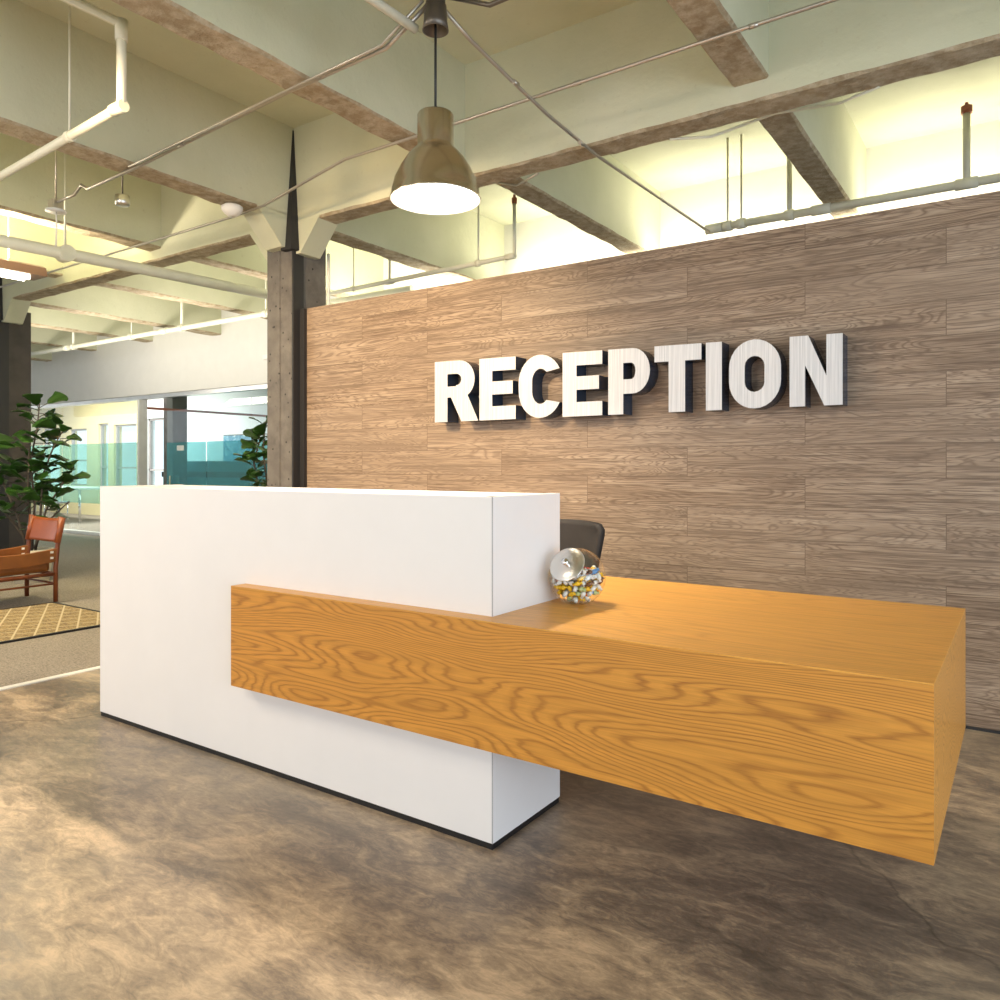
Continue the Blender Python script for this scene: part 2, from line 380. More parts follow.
# columns with haunches under the beams
def column(xc, yc, label, full=True, mat='column'):
    root = empty('concrete_column', (xc, yc, 0)); tag(root, label, 'column')
    b = MB(); b.box(-.15, .14, -.18, .17, 0, 3.02)
    b.box(-.151, -.0, -.186, -.18, 0, 2.93)
    b.build('shaft', M[mat], root, bevel=.012)
    if full:
        MB().box(.135, .152, -.18, -.075, 0, 2.95).build('black_side_strip', M['black_paint'], root)
        # dark paint running up the inner corner to a point
        c = MB()
        c.hexa([(.07,-.235,2.88),(.19,-.235,2.88),(.19,-.12,2.88),(.07,-.12,2.88),(.118,-.16,CEIL-.02),(.124,-.16,CEIL-.02),(.124,-.14,CEIL-.02),(.118,-.14,CEIL-.02)])
        c.build('painted_crest', M['black_paint'], root)
    h = MB()
    y0, y1 = G0-yc-.002, G1-yc+.002
    h.hexa([(.13,y0,2.86),(.20,y0,2.86),(.20,y1,2.86),(.13,y1,2.86),(.13,y0,3.12),(.42,y0,3.12),(.42,y1,3.12),(.13,y1,3.12)])
    h.hexa([(-.20,y0,2.86),(-.14,y0,2.86),(-.14,y1,2.86),(-.20,y1,2.86),(-.42,y0,3.12),(-.14,y0,3.12),(-.14,y1,3.12),(-.42,y1,3.12)])
    h.hexa([(-.08,-.26,2.90),(.12,-.26,2.90),(.12,-.17,2.90),(-.08,-.17,2.90),(-.08,-.50,3.16),(.12,-.50,3.16),(.12,-.17,3.16),(-.08,-.17,3.16)])
    h.build('haunch', M['paint'], root)
    return root
column(-4.85, 4.20, 'dark rough concrete column at the left end of the plank wall')
column(-9.86, 4.20, 'dark concrete column at the left picture edge behind the fig plant', mat='column_shaded')
colr = empty('concrete_column', (-13.16, 8.45, 0)); tag(colr, 'dark column standing behind the teal glass partition', 'column')
MB().box(-.15, .15, -.15, .15, 0, 3.86).build('shaft', M['column'], colr, bevel=.01)

# bulkhead over the glass partition
struct(MB().box(-30, 3.0, 7.0, 7.25, 2.36, CEIL+.01).build('wall_bulkhead', M['bulk']))
# glass partition
def pane_thing(name, label, x0, x1, film_mat, zf0, zf1, door=False):
    r = empty(name, (x0, 7.1, 0)); tag(r, label, 'glass panel')
    W = x1-x0
    MB().box(.012, W-.012, 0, .012, .05, 2.30).build('pane', M['glass'], r)
    MB().box(.012, W-.012, -.004, -.001, zf0, zf1).build('privacy_film', film_mat, r)
    return r
struct(MB().box(-4.2, 3.0, 7.0, 7.25, 0, 2.36).build('wall_rear', M['bulk']))
struct(MB().box(-30, -4.2, 7.05, 7.17, 0, .05).build('trim_3', M['white_pl']))
struct(MB().box(-30, -4.2, 7.05, 7.17, 2.30, 2.36).build('trim_4', M['steel']))
struct(MB().box(-12.03, -11.975, 7.04, 7.18, .05, 2.30).build('trim_5', M['white_pl']))
xs = [(-18.0,-16.2,'at the far left end'),(-16.2,-14.6,'just right of the fig plant leaves'),(-14.6,-13.25,'in the middle of the pale room'),(-13.25,-11.98,'beside the white post')]
for x0, x1, w_ in xs: pane_thing('glass_panel', 'clear glass partition panel with pale green film band '+w_, x0, x1, M['film_green'], .55, 1.60)
xs = [(-11.3,-10.25,'before the dark rear column'),(-10.25,-9.2,'before the blue painting'),(-9.2,-8.2,'half hidden by the fig plant'),(-8.2,-6.9,'behind the concrete column')]
for x0, x1, w_ in xs[1:]: pane_thing('glass_panel', 'clear glass partition panel with teal film band '+w_, x0, x1, M['film_teal'], .35, 1.58)
dr = pane_thing('glass_door', 'frameless glass door with teal film and chrome pull handle', -11.3, -10.25, M['film_teal'], .35, 1.58)
dr['category'] = 'door'
for s in (-1, 1):
    MB().tube([(.2,.006+s*.02,1.05),(.2,.006+s*.07,1.05),(.2,.006+s*.07,.6),(.2,.006+s*.02,.6)] ,.013).build('handle', M['chrome'], dr)
MB().box(.30,.48,-.012,-.006,1.45,1.53).build('door_label', M['white_pl'], dr)

# exterior wall of the rear rooms, with window openings
def wall_with_holes(name, x0, x1, y0, y1, z0, z1, holes, mat):
    b = MB(); cur = x0
    for (a, c, d, e) in sorted(holes):
        b.box(cur, a, y0, y1, z0, z1); b.box(a, c, y0, y1, z0, d); b.box(a, c, y0, y1, e, z1); cur = c
    b.box(cur, x1, y0, y1, z0, z1)
    return struct(b.build(name, mat))
HL = [(-21.6,-20.7,.7,2.2),(-20.2,-19.35,.72,2.15),(-18.8,-18.35,.3,2.25),(-18.1,-17.12,.3,2.2)]
wall_with_holes('wall_rear_yellow', -30, -16.9, 10.0, 10.2, 0, CEIL, HL, M['yellow'])
HR = [(-16.7,-15.95,.1,2.3)]
wall_with_holes('wall_rear_pale', -16.9, -3, 10.0, 10.2, 0, CEIL, HR, M['pale'])
for k, (a, c, d, e) in enumerate(HL+HR):
    w_ = struct(MB().box(a, c, 10.08, 10.09, d, e).build('window_%d' % (k+1), M['glass']))
    f = MB(); f.box(a,a+.04,10.05,10.12,d,e).box(c-.04,c,10.05,10.12,d,e).box(a,c,10.05,10.12,e-.04,e).box(a,c,10.05,10.12,d,d+.04).box(a,c,10.05,10.12,(d+e)/2-.1,(d+e)/2-.06)
    f.build('window_frame', M['grey_edge'], w_)
struct(MB().box(-14.0,-13.9,7.3,10,0,CEIL).build('wall_partition', M['pale'])) if False else None
pt = empty('painting', (-13.35, 9.99, 1.56)); tag(pt, 'blue abstract painting on the pale wall behind the glass', 'painting')
MB().box(-.45,.45,-.03,0,-.28,.28).build('canvas', M['painting'], pt)
MB().box(-.47,.47,-.02,.0,-.30,-.28).box(-.47,.47,-.02,0,.28,.30).box(-.47,-.45,-.02,0,-.28,.28).box(.45,.47,-.02,0,-.28,.28).build('frame', M['dark_conduit'], pt)
cb = empty('office_counter', (-11.9, 8.9, 0)); tag(cb, 'long teal office counter with dark top shelf behind the glass', 'counter')
MB().box(-1.9,2.2,-.3,.3,0,1.0).build('cabinet', M['teal_box'], cb); MB().box(-1.92,2.22,-.32,.32,1.0,1.10).build('dark_ledge', M['black_paint'], cb)
MB().box(-1.9,2.2,-.1,.3,1.10,1.30).build('screen_panel', M['teal_box'], cb)
tag(MB().tube([(-12.4,7.4,2.2),(-12.4,9.95,2.2)],.022).build('ceiling_rail', M['redpipe']), 'thin oxide red pipe running overhead behind the glass', 'pipe')
# meeting table and chairs in the pale room
mt = empty('meeting_table', (-17.6, 8.7, 0)); tag(mt, 'white meeting table in the pale green glazed room', 'table')
MB().box(-1.2,1.2,-.4,.4,.71,.75).build('tabletop', M['white_pl'], mt, bevel=.01)
for sx in (-1.1,1.1):
    for sy in (-.32,.32): MB().tube([(sx,sy,0),(sx,sy,.715)],.025).build('leg', M['chrome'], mt)
def office_seat(x, y, rz, label):
    r = empty('meeting_chair', (x, y, 0), rz); tag(r, label, 'chair', 'chairs in the glazed meeting room')
    MB().box(-.23,.23,-.22,.22,.42,.47).build('seat', M['grey_fab'], r, bevel=.02)
    MB().box(-.22,.22,.20,.24,.55,.95).build('backrest', M['grey_fab'], r, bevel=.015)
    for sx in (-.2,.2):
        MB().tube([(sx,-.18,0),(sx,-.18,.43)],.012).build('leg', M['chrome'], r)
        MB().tube([(sx,.18,0),(sx,.2,.43),(sx,.22,.85)],.012).build('leg', M['chrome'], r)
office_seat(-16.9, 8.05, PI, 'right of two grey chairs at the white meeting table'); office_seat(-17.9, 8.05, PI, 'left of two grey chairs at the white meeting table')

# ------------------------------------------------------------------ reception desk
DX0, DX1, DY0, DY1, DH = -3.68, -1.372, 1.965, 2.386, 1.105
OX0, OX1, OY0, OY1, OZ0, OZ1 = -2.58, -.162, 1.896, 2.964, .338, .731
desk = empty('reception_desk', (-2.5, 2.2, 0)); tag(desk, 'white reception counter with long floating oak desk block', 'reception desk')
def dbox(name, mat, x0, x1, y0, y1, z0, z1, bevel=0):
    return MB().box(x0+2.5, x1+2.5, y0-2.2, y1-2.2, z0, z1).build(name, mat, desk, bevel=bevel)
dbox('front_panel', M['white_lam'], DX0, DX1-.0035, DY0, DY0+.04, .020, DH-.0, .0015)
dbox('end_panel', M['white_lam'], DX1-.04, DX1, DY0+.003, DY1, .020, DH, .0015)
dbox('edge_strip', M['grey_edge'], DX1-.0035, DX1-.0005, DY0+.0005, DY0+.003, .020, DH)
dbox('end_panel', M['white_lam'], DX0, DX0+.04, DY0+.04, DY1, .020, DH, .0015)
dbox('back_panel', M['white_lam'], DX0+.04, DX1-.04, DY1-.04, DY1, .020, DH-.002)
dbox('countertop', M['white_lam'], DX0+.04, DX1-.04, DY0+.04, DY1-.04, DH-.03, DH-.0015)
dbox('plinth', M['plinth'], DX0+.003, DX1-.003, DY0+.003, DY1-.003, 0, .020)
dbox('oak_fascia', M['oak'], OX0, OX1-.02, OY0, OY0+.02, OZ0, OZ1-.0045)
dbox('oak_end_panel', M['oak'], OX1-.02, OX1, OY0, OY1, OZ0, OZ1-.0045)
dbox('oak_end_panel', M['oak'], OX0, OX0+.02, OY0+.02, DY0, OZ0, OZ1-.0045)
# oak top wraps around the white block
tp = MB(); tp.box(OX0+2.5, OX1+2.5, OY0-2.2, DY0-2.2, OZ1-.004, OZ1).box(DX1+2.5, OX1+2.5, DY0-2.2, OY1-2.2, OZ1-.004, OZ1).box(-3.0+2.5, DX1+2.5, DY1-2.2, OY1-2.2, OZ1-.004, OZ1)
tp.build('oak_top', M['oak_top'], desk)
dbox('underside_panel', M['oak'], OX0+.02, OX1-.02, OY0+.02, DY0, OZ0, OZ0+.02)
u_ = MB(); u_.box(DX1+2.5, OX1-.02+2.5, DY0-2.2, OY1-.02-2.2, OZ0, OZ0+.02)
u_.build('underside_panel', M['oak'], desk)
dbox('oak_back_panel', M['oak'], DX1, OX1-.02, OY1-.02, OY1, OZ0, OZ1-.0045)
dbox('return_end_panel', M['white_lam'], -3.0, -2.96, DY1, OY1, 0, OZ1-.0045)

# ------------------------------------------------------------------ office chair
oc = empty('office_chair', (-2.045, 3.35, 0), .0); tag(oc, 'black mesh office chair behind the oak desk', 'office chair')
b = MB(); n = 16; F, K = [], []
def backshape(u, v):   # u -1..1, v 0..1
    wv_ = .235*(.86+.14*v**.6)
    rc = .035; x = u*wv_
    y = .06-.10*(1-u*u)*-1*0 + .07*(u*u)*-1 + .05*v
    return x, y
rows = []
for j in range(13):
    v_ = j/12
    rows.append([])
    for i in range(n+1):
        u__ = -1+2*i/n
        wdt = .25-.06*(1-v_)
        if v_ > .86: wdt -= .03*((v_-.86)/.14)**2
        z = .55+.35*v_ + (.012*(1-u__*u__) if v_ > .9 else 0)
        rows[-1].append(b.bm.verts.new((u__*wdt, .30-.07*u__*u__+.03*v_, z)))
for A, B in zip(rows, rows[1:]):
    for i in range(n): b.bm.faces.new((A[i], A[i+1], B[i+1], B[i])).smooth = True
bk = b.build('backrest', M['mesh_back'], oc); so = bk.modifiers.new('thick', 'SOLIDIFY'); so.thickness = .03
MB().box(-.25,.25,-.25,.22,.43,.50).build('seat', M['mesh_back'], oc, bevel=.03)
MB().tube([(0,.2,.45),(0,.33,.48),(0,.35,.62)],.02).build('back_stem', M['black'], oc)
MB().tube([(0,0,.1),(0,0,.44)],.028).build('gas_post', M['black'], oc)
for k in range(5):
    a = k*2*PI/5+.3; c, s = math.cos(a), math.sin(a)
    MB().tube([(0,0,.10),(.29*c,.29*s,.065)],.026,r2=.014).build('base_spoke', M['black'], oc)
    MB().tube([(.29*c-.012*s,.29*s+.012*c,.028),(.29*c+.012*s,.29*s-.012*c,.028)],.028,14).build('caster', M['black'], oc)

# ------------------------------------------------------------------ wall letters
def arc(cx, cy, rx, ry, a0, a1, n=10):
    return [(cx+rx*math.cos(math.radians(a0+(a1-a0)*k/n)), cy+ry*math.sin(math.radians(a0+(a1-a0)*k/n))) for k in range(n+1)]
def L_R():
    o = [(0,0),(0,1)] + [(.55,1)] + arc(.58,.69,.34,.31,90,-58,12) + [(1.0,0),(.62,0),(.38,.40),(.30,.40),(.30,0)]
    h = [(.30,.58)] + [(.50,.58)] + arc(.50,.69,.12,.095,-90,90,8) + [(.30,.785)]
    return o, [h]
def L_E(): return [(0,0),(0,1),(1,1),(1,.79),(.36,.79),(.36,.62),(.92,.62),(.92,.41),(.36,.41),(.36,.22),(1,.22),(1,0)], []
def L_C():
    o = arc(.52,.56,.52,.44,28,180,14) + arc(.52,.44,.52,.44,180,332,14)
    i = arc(.53,.42,.20,.20,315,180,8) + arc(.53,.58,.20,.20,180,45,8)
    return o + [(.98,.21),(.70,.32)][:0] + i, []
def L_P():
    o = [(0,0),(0,1),(.58,1)] + arc(.58,.655,.40,.345,90,-90,14) + [(.36,.31),(.36,0)]
    h = [(.36,.53),(.55,.53)] + arc(.55,.655,.10,.125,-90,90,8) + [(.36,.78)]
    return o, [h]
def L_T(): return [(.31,0),(.31,.76),(0,.76),(0,1),(1,1),(1,.76),(.66,.76),(.66,0)], []
def L_I(): return [(0,0),(0,1),(1,1),(1,0)], []
def L_O():
    o = arc(.5,.60,.5,.40,0,180,14) + arc(.5,.40,.5,.40,180,360,14)
    h = arc(.5,.62,.19,.14,0,180,8) + arc(.5,.38,.19,.14,180,360,8)
    return o, [h]
def L_N(): return [(0,0),(0,1),(.36,1),(.70,.42),(.70,1),(1,1),(1,0),(.66,0),(.30,.58),(.30,0)], []
LF, LB = 3.995, WY
def letter(fn, u0, u1, label):
    f = 767.5; ya = math.radians(34.37); sy, cy = math.sin(ya), math.cos(ya)
    def xat(u):
        s = u-500; return (-sy*f+cy*s)/(cy*f+sy*s)*LF
    def zat(u, v):
        s = u-500; return 1.2+(466.5-v)*LF/(cy*f+sy*s)
    X0, X1 = xat(u0), xat(u1)
    xa, xb = xat(436.5), xat(842.5)
    top = lambda x: zat(436.5,362)+(zat(842.5,333)-zat(436.5,362))*(x-xa)/(xb-xa)
    bot = lambda x: zat(434.5,422.5)+(zat(842.5,404.6)-zat(434.5,422.5))*(x-xa)/(xb-xa)
    outer, holes = fn()
    cx = (X0+X1)/2; cz = bot(cx)
    def mp(p): x = X0+(X1-X0)*p[0]; return (x-cx, bot(x)+(top(x)-bot(x))*p[1]-cz)
    loops = [[mp(p) for p in outer]]+[[mp(p) for p in h] for h in holes]
    root = empty('sign_letter', (cx, LB, cz)); tag(root, label, 'sign letter', 'raised letters of the wall sign')
    D = LB-LF
    fb = MB(); flat = [p for lp in loops for p in lp]
    for (y, flip) in ((-D, 0), (-D+.006, 1)):
        vs_ = [fb.bm.verts.new((p[0], y, p[1])) for p in flat]
        for tr in tessellate_polygon([[Vector((p[0], p[1], 0)) for p in lp] for lp in loops]):
            try: fb.bm.faces.new([vs_[i] for i in tr])
            except ValueError: pass
    fb.build('letter_face', M['letter'], root)
    sb = MB()
    for lp in loops:
        A = [sb.bm.verts.new((p[0], -D+.001, p[1])) for p in lp]; B = [sb.bm.verts.new((p[0], 0, p[1])) for p in lp]
        for i in range(len(lp)):
            j = (i+1) % len(lp)
            if (Vector(A[i].co)-Vector(A[j].co)).length < 1e-5: continue
            sb.bm.faces.new((A[i], B[i], B[j], A[j]))
    sb.build('letter_side', M['navy'], root)
SP = [(L_R,434.8,478.2,'silver letter R starting the wall sign word RECEPTION'),(L_E,479.4,515.6,'silver letter E between the R and the C of the wall sign'),
 (L_C,518.6,560.5,'silver letter C of the wall sign'),(L_E,562.5,602.2,'silver letter E between the C and the P of the wall sign'),
 (L_P,608.2,650.8,'silver letter P of the wall sign'),(L_T,654.4,701.4,'silver letter T of the wall sign'),(L_I,705.9,721.8,'silver letter I of the wall sign'),
 (L_O,729,781,'silver letter O of the wall sign'),(L_N,789.6,842.7,'silver letter N ending the wall sign')]
for s_ in SP: letter(*s_)

# ------------------------------------------------------------------ candy jar
JC = Vector((-1.272, 2.33, OZ1)); JR = .098
jar = empty('candy_jar', JC); tag(jar, 'round glass candy jar with slanted silver lid on the oak desk', 'jar')
nrm = Vector((.013,-.815,.56)).normalized(); cz_ = JR*.97
rot = Vector((0,0,1)).rotation_difference(nrm).to_matrix().to_4x4()
def shell(r, zmin, a0=36):
    bm_ = MB(); prof = [(r*math.sin(math.radians(a)), r*math.cos(math.radians(a))) for a in [a0+(180-a0)*k/26 for k in range(27)]]
    prof[-1] = (0, -r)
    bm_.lathe(prof, 48); bm_.bm.transform(rot)
    for v_ in bm_.bm.verts:
        if v_.co.z < zmin: v_.co.z = zmin
    return bm_
g = shell(JR, -cz_+.006); g.build('glass_bowl', M['jar_glass'], jar, loc=(0,0,cz_-.005), smooth=True)
rim = MB(); rr_ = JR*math.sin(math.radians(36)); zz_ = JR*math.cos(math.radians(36))
rim.lathe([(rr_-.002, zz_-.002),(rr_+.003, zz_+.002),(rr_+.003, zz_+.008),(rr_-.002, zz_+.008),(rr_-.002, zz_-.002)], 40); rim.bm.transform(rot)
rim.build('glass_rim', M['jar_glass'], jar, loc=(0,0,cz_-.005))
lid = MB(); lid.lathe([(0,zz_+.016),(rr_*.5,zz_+.015),(rr_+.002,zz_+.011),(rr_+.006,zz_+.008),(rr_+.006,zz_+.0085),(0,zz_+.0085)], 40); lid.bm.transform(rot)
ld = lid.build('lid', M['steel'], jar, loc=(0,0,cz_-.005))
kn = MB(); kn.lathe([(0,zz_+.034),(.010,zz_+.033),(.013,zz_+.027),(.008,zz_+.018),(.006,zz_+.015)], 20); kn.bm.transform(rot)
kn.build('lid_knob', M['chrome'], ld)
# candies
CCOL = {'yellow':(.90,.55,.02),'red':(.62,.03,.02),'orange':(.90,.25,.02),'white':(.85,.85,.80),'blue':(.12,.28,.55),'green':(.55,.65,.30),'brown':(.16,.07,.03)}
protos = {}
for cn, cc in CCOL.items():
    m = simple('candy_wrapper_'+cn, cc, .3)
    b = MB(); rng = random.Random(len(cn))
    prof = [(.0062,-.0145),(.0025,-.0088),(.0066,-.0065),(.0078,0),(.0066,.0065),(.0025,.0088),(.0062,.0145)]
    b.lathe([(0,-.0125)]+prof+[(0,.0125)], 8)
    o = b.build('wrapped_candy', m); protos[cn] = o
rng = random.Random(5); used = {}
cc0 = JC+Vector((0,0,cz_-.005)); a_ = .0228; cnt = 0
for iz in range(-5, 4):
    for iy in range(-5, 6):
        for ix in range(-5, 6):
            p = Vector((ix+.5*(iy % 2)+.5*(iz % 2), (iy+.33*(iz % 2))*.87, iz*.82))*a_-Vector((0,0,.0145))
            if p.length > JR-.0175 or p.z < -cz_+.0165+.006: continue
            if p.z > .018+.02*p.x/JR: continue
            if p.length < .052 and p.z < -.02: continue
            cn = rng.choice(['yellow','yellow','yellow','red','orange','white','white','white','blue','green','brown'])
            if cn in used: o = protos[cn].copy(); COL.objects.link(o)
            else: o = protos[cn]; used[cn] = 1
            o.location = cc0+p+Vector([rng.uniform(-.001,.001) for _ in range(3)]); o.rotation_euler = [rng.uniform(0,PI) for _ in range(3)]
            o.scale = (1.1,)*3
            tag(o, '%s wrapped candy inside the round glass jar' % cn, 'candy', 'wrapped candies in the glass jar'); cnt += 1
for cn in protos:
    if cn not in used: bpy.data.objects.remove(protos[cn])

# ------------------------------------------------------------------ pendant and conduits
HX, HY = -2.20, 2.70
PZ = 2.408
pl = empty('pendant_lamp', (HX, HY, PZ)); tag(pl, 'bronze dome pendant lamp hanging over the reception desk', 'pendant lamp')
sh = MB(); sh.lathe([(.203,-.004),(.206,.003),(.200,.010),(.198,.035),(.184,.089),(.160,.138),(.132,.182),(.106,.212),(.086,.230),(.082,.240)], 64)
sh.lathe([(.203,-.004),(.197,-.002),(.192,.035),(.178,.089),(.154,.138),(.12,.18),(.08,.22),(0,.23)], 64, mi=1)
sh.build('lamp_shade', [M['brass'], M['inner']], pl)
MB().lathe([(.082,.232),(.082,.376),(.078,.384),(0,.386)], 48).build('cap', M['brass'], pl)
MB().lathe([(0,.030),(.190,.030),(.190,.022),(0,.022)], 48).build('diffuser', M['lamp'], pl)
MB().tube([(0,0,.38),(0,0,3.24-PZ)], .006).build('cord', M['black'], pl)
q = 3.17-PZ
MB().lathe([(.012,q+.12),(.050,q+.11),(.054,q+.04),(.060,q),(.055,q),(.046,q+.05),(.0,q+.065)], 32).build('canopy', M['dark_conduit'], pl)
MB().tube([(0,0,q+.11),(0,0,CEIL-PZ)], .012).build('stem', M['dark_conduit'], pl)
MB().lathe([(0,.0),(.040,.0),(.045,.01),(.045,.07),(.03,.08),(0,.08)], 24).build('junction_box', M['dark_conduit'], pl, loc=(0,0,3.27-PZ))
def pipe(name, pts, r, mat, label, cat, extra=None, r_c=None):
    root = empty(name, pts[0]); p0 = Vector(pts[0]); tag(root, label, cat)
    MB().tube([Vector(p)-p0 for p in pts], r, 12).build('tube', mat, root)
    for q in (extra or []):
        d = Vector(q[1]).normalized()*(r_c or r*2.2)
        MB().tube([Vector(q[0])-p0-d, Vector(q[0])-p0+d], r*1.28, 12).build('coupling', mat, root)
    return root
ZC = 3.185
A_ = (1,0,0); B_ = (0,1,0); Z_ = (0,0,1)
pipe('conduit', [(HX-.05,HY,3.30),(HX-.30,HY,ZC),(-3.2,HY+.02,ZC),(-4.72,HY+.05,3.12),(-5.35,HY+.07,3.12),(-5.45,HY+.08,3.17),(-5.55,HY+.08,3.12),(-5.78,HY+.08,3.12)], .011, M['conduit'], 'long metal conduit running from the pendant box to the left junction box', 'conduit', [((-2.95,HY+.01,ZC),A_),((-4.2,HY+.035,3.14),A_)])
pipe('conduit', [(HX-.05,HY-.03,3.31),(HX-.30,HY-.03,ZC),(-4.72,HY+.005,3.115)], .008, M['conduit'], 'thin conduit strapped beside the long left conduit', 'conduit')
pipe('conduit', [(HX+.05,HY,3.31),(HX+.3,HY,ZC),(-1.1,HY,ZC),(3.0,HY,ZC)], .011, M['dark_conduit'], 'dark conduit leaving the pendant box towards the top picture edge on the right', 'conduit')
pipe('conduit', [(HX-.01,HY-.05,3.31),(HX-.02,HY-.3,3.25),(HX-.02,-.8,3.09)], .011, M['dark_conduit'], 'dark conduit leaving the pendant box towards the camera', 'conduit')
pipe('conduit', [(HX,HY+.05,3.30),(HX+.01,HY+.25,3.24),(HX+.03,HY+.55,3.18),(HX+.05,HY+.9,3.12),(HX+.07,4.15,3.075),(HX+.1,6.05,3.09)], .010, M['conduit'], 'conduit running from the pendant box over the wall to the sprinkler pipe', 'conduit', [((HX+.04,HY+.6,3.17),B_),((HX+.07,3.95,3.08),B_)])
pipe('ceiling_pipe', [(HX-.10,HY-.02,3.20),(HX-.16,HY-.5,3.24),(HX-.3,-.8,3.3)], .021, M['pipe'], 'fat white pipe reaching the pendant box from the top picture edge', 'pipe')
pipe('conduit', [(-9.0,3.72,3.10),(-4.95,3.68,3.105),(-4.60,3.66,3.11),(-3.6,3.50,3.17),(-3.2,3.49,3.165),(-1.2,3.47,3.17),(2.8,3.45,3.17)], .0095, M['conduit'], 'long thin conduit crossing all beams and passing behind the pendant lamp', 'conduit', [((-1.9,3.48,3.17),A_),((-1.0,3.47,3.17),A_)])
def hanger(x, y, z0, z1, r=.006): return [(x,y,z0),(x,y,z1)]
def sprinkler(name, label, pts, r, couple, hang, up=None):
    root = pipe(name, pts, r, M['pipe'], label, 'pipe', couple); p0 = Vector(pts[0])
    for (x, y, z, zt, rr) in hang:
        q = Vector((x,y,z))-p0
        MB().tube([q, q+Vector((0,0,zt-z))], rr).tube([q+Vector((-r*1.1,0,0)), q+Vector((r*1.1,0,0))], r*1.35, 12).build('hanger', M['pipe'], root)
    for (x, y, z, zt, rr) in (up or []):
        q = Vector((x,y,z))-p0; h = Vector((0,0,zt-z))
        MB().tube([q, q+h], rr).build('riser', M['pipe'], root)
        MB().tube([q+h, q+h*1.04+Vector((0,0,.03))], rr*1.5).tube([q+h+Vector((0,0,.03)),q+h+Vector((0,0,.075))],.012).build('sprinkler_head', M['redpipe'], root)
    return root
sprinkler('sprinkler_pipe','pale sprinkler pipe along the top of the plank wall on the right',[(-2.12,6.15,3.14),(2.9,6.15,3.14)],.031,[((-2.09,6.15,3.14),A_),((-1.27,6.15,3.14),A_),((-.33,6.15,3.14),A_)],[(-1.98,6.15,3.14,CEIL,.008),(-1.87,6.15,3.14,CEIL,.008),(-1.50,6.15,3.14,CEIL,.02)],[(-.33,6.15,3.14,3.62,.024)])
sprinkler('sprinkler_pipe','thin pale sprinkler pipe above the left end of the plank wall',[(-6.3,5.55,2.98),(-3.56,5.42,2.98)],.021,[((-5.05,5.5,2.98),A_),((-3.6,5.42,2.98),A_)],[(-5.55,5.52,2.98,CEIL,.007),(-5.05,5.5,2.98,CEIL,.012),(-3.95,5.44,2.98,CEIL,.008)],[(-3.56,5.42,2.98,3.42,.016)])
sprinkler('sprinkler_pipe','pale sprinkler pipe running along the bulkhead in the left background',[(-15.6,6.0,3.03),(-5.2,6.0,3.03)],.035,[((-9.6,6,3.03),A_),((-12.2,6,3.03),A_)],[(-7.5,6,3.03,CEIL,.008),(-9.2,6,3.03,CEIL,.018),(-10.4,6,3.03,CEIL,.008),(-12.0,6,3.03,CEIL,.018)])
sprinkler('ceiling_pipe','fat white pipe crossing the left ceiling bay beneath the beams',[(-6.52,1.0,2.90),(-6.28,3.6,2.90),(-6.05,6.6,2.90)],.048,[],[(-6.33,3.1,2.9,CEIL,.008)])
pipe('ceiling_pipe',[(-3.80,-.5,3.42),(-3.74,2.08,3.42),(-3.73,2.10,3.40),(-3.73,2.10,3.02),(-3.77,2.10,3.0),(-5.6,2.20,3.0),(-7.5,2.3,3.0)],.0235,M['pipe'],'white pipe dropping with an elbow near the top left corner','pipe',[((-3.73,2.10,3.38),Z_),((-3.76,2.10,3.0),A_)])
tag(MB().tube([(-4.30,2.13,3.0),(-4.30,2.13,CEIL)],.006).tube([(-4.32,2.13,3.0),(-4.28,2.13,3.0)],.03).build('pipe_hanger', M['pipe']),'thin rod hanger holding the white elbow pipe','pipe hanger')
# small devices
jb2 = empty('junction_box', (-5.83, 2.79, 3.10)); tag(jb2, 'white junction box with dangling cord in the left ceiling bay', 'junction box')
MB().box(-.04,.04,-.04,.04,-.03,.04).build('body', M['conduit'], jb2, bevel=.006); MB().lathe([(0,-.045),(.07,-.045),(.07,-.032),(0,-.03)],24).build('plate', M['white_pl'], jb2)
MB().tube([(0,0,.04),(0,0,CEIL-3.10)],.006).build('rod', M['conduit'], jb2); MB().tube([(0,0,-.04),(.01,0,-.12),(.0,0,-.30)],.005).build('cord', M['white_pl'], jb2)
sb_ = empty('ceiling_sensor', (-5.60, 3.16, 3.20)); tag(sb_, 'small metal sensor box hanging on a rod in the left ceiling bay', 'sensor')
MB().lathe([(0,-.04),(.045,-.04),(.055,-.03),(.055,.035),(0,.04)],8).build('housing', M['steel'], sb_); MB().tube([(0,0,.03),(0,0,CEIL-3.20)],.006).build('rod', M['dark_conduit'], sb_)
sd = empty('smoke_detector', (-4.83, 3.56, 3.13)); tag(sd, 'white smoke detector under the beam left of the concrete column', 'smoke detector')
MB().lathe([(0,-.075),(.03,-.075),(.055,-.055),(.075,-.03),(.078,-.005),(.06,.008),(0,.008)],32).build('housing', M['white_pl'], sd, loc=(0,0,-.01)); MB().lathe([(0,-.088),(.02,-.088),(.024,-.075)],16).build('sensor_tip', M['steel'], sd)
lf = empty('linear_light', (-6.95, 2.35, 2.84)); tag(lf, 'long fluorescent fixture with brown housing at the left picture edge', 'ceiling light')
MB().prism([(-.12,-.035),(.12,-.035),(.10,.04),(.04,.065),(-.04,.065),(-.10,.04)],'y',-.85,.85).build('housing', M['redpipe'], lf)
lf.children[0].data.materials[0] = simple('brown_fixture_metal', (.22,.13,.09), .4)
MB().tube([(-.045,-.78,-.05),(-.045,.74,-.05)],.02).build('fluorescent_tube', M['tube'], lf); MB().tube([(.045,-.78,-.05),(.045,.74,-.05)],.02).build('fluorescent_tube', M['tube'], lf)
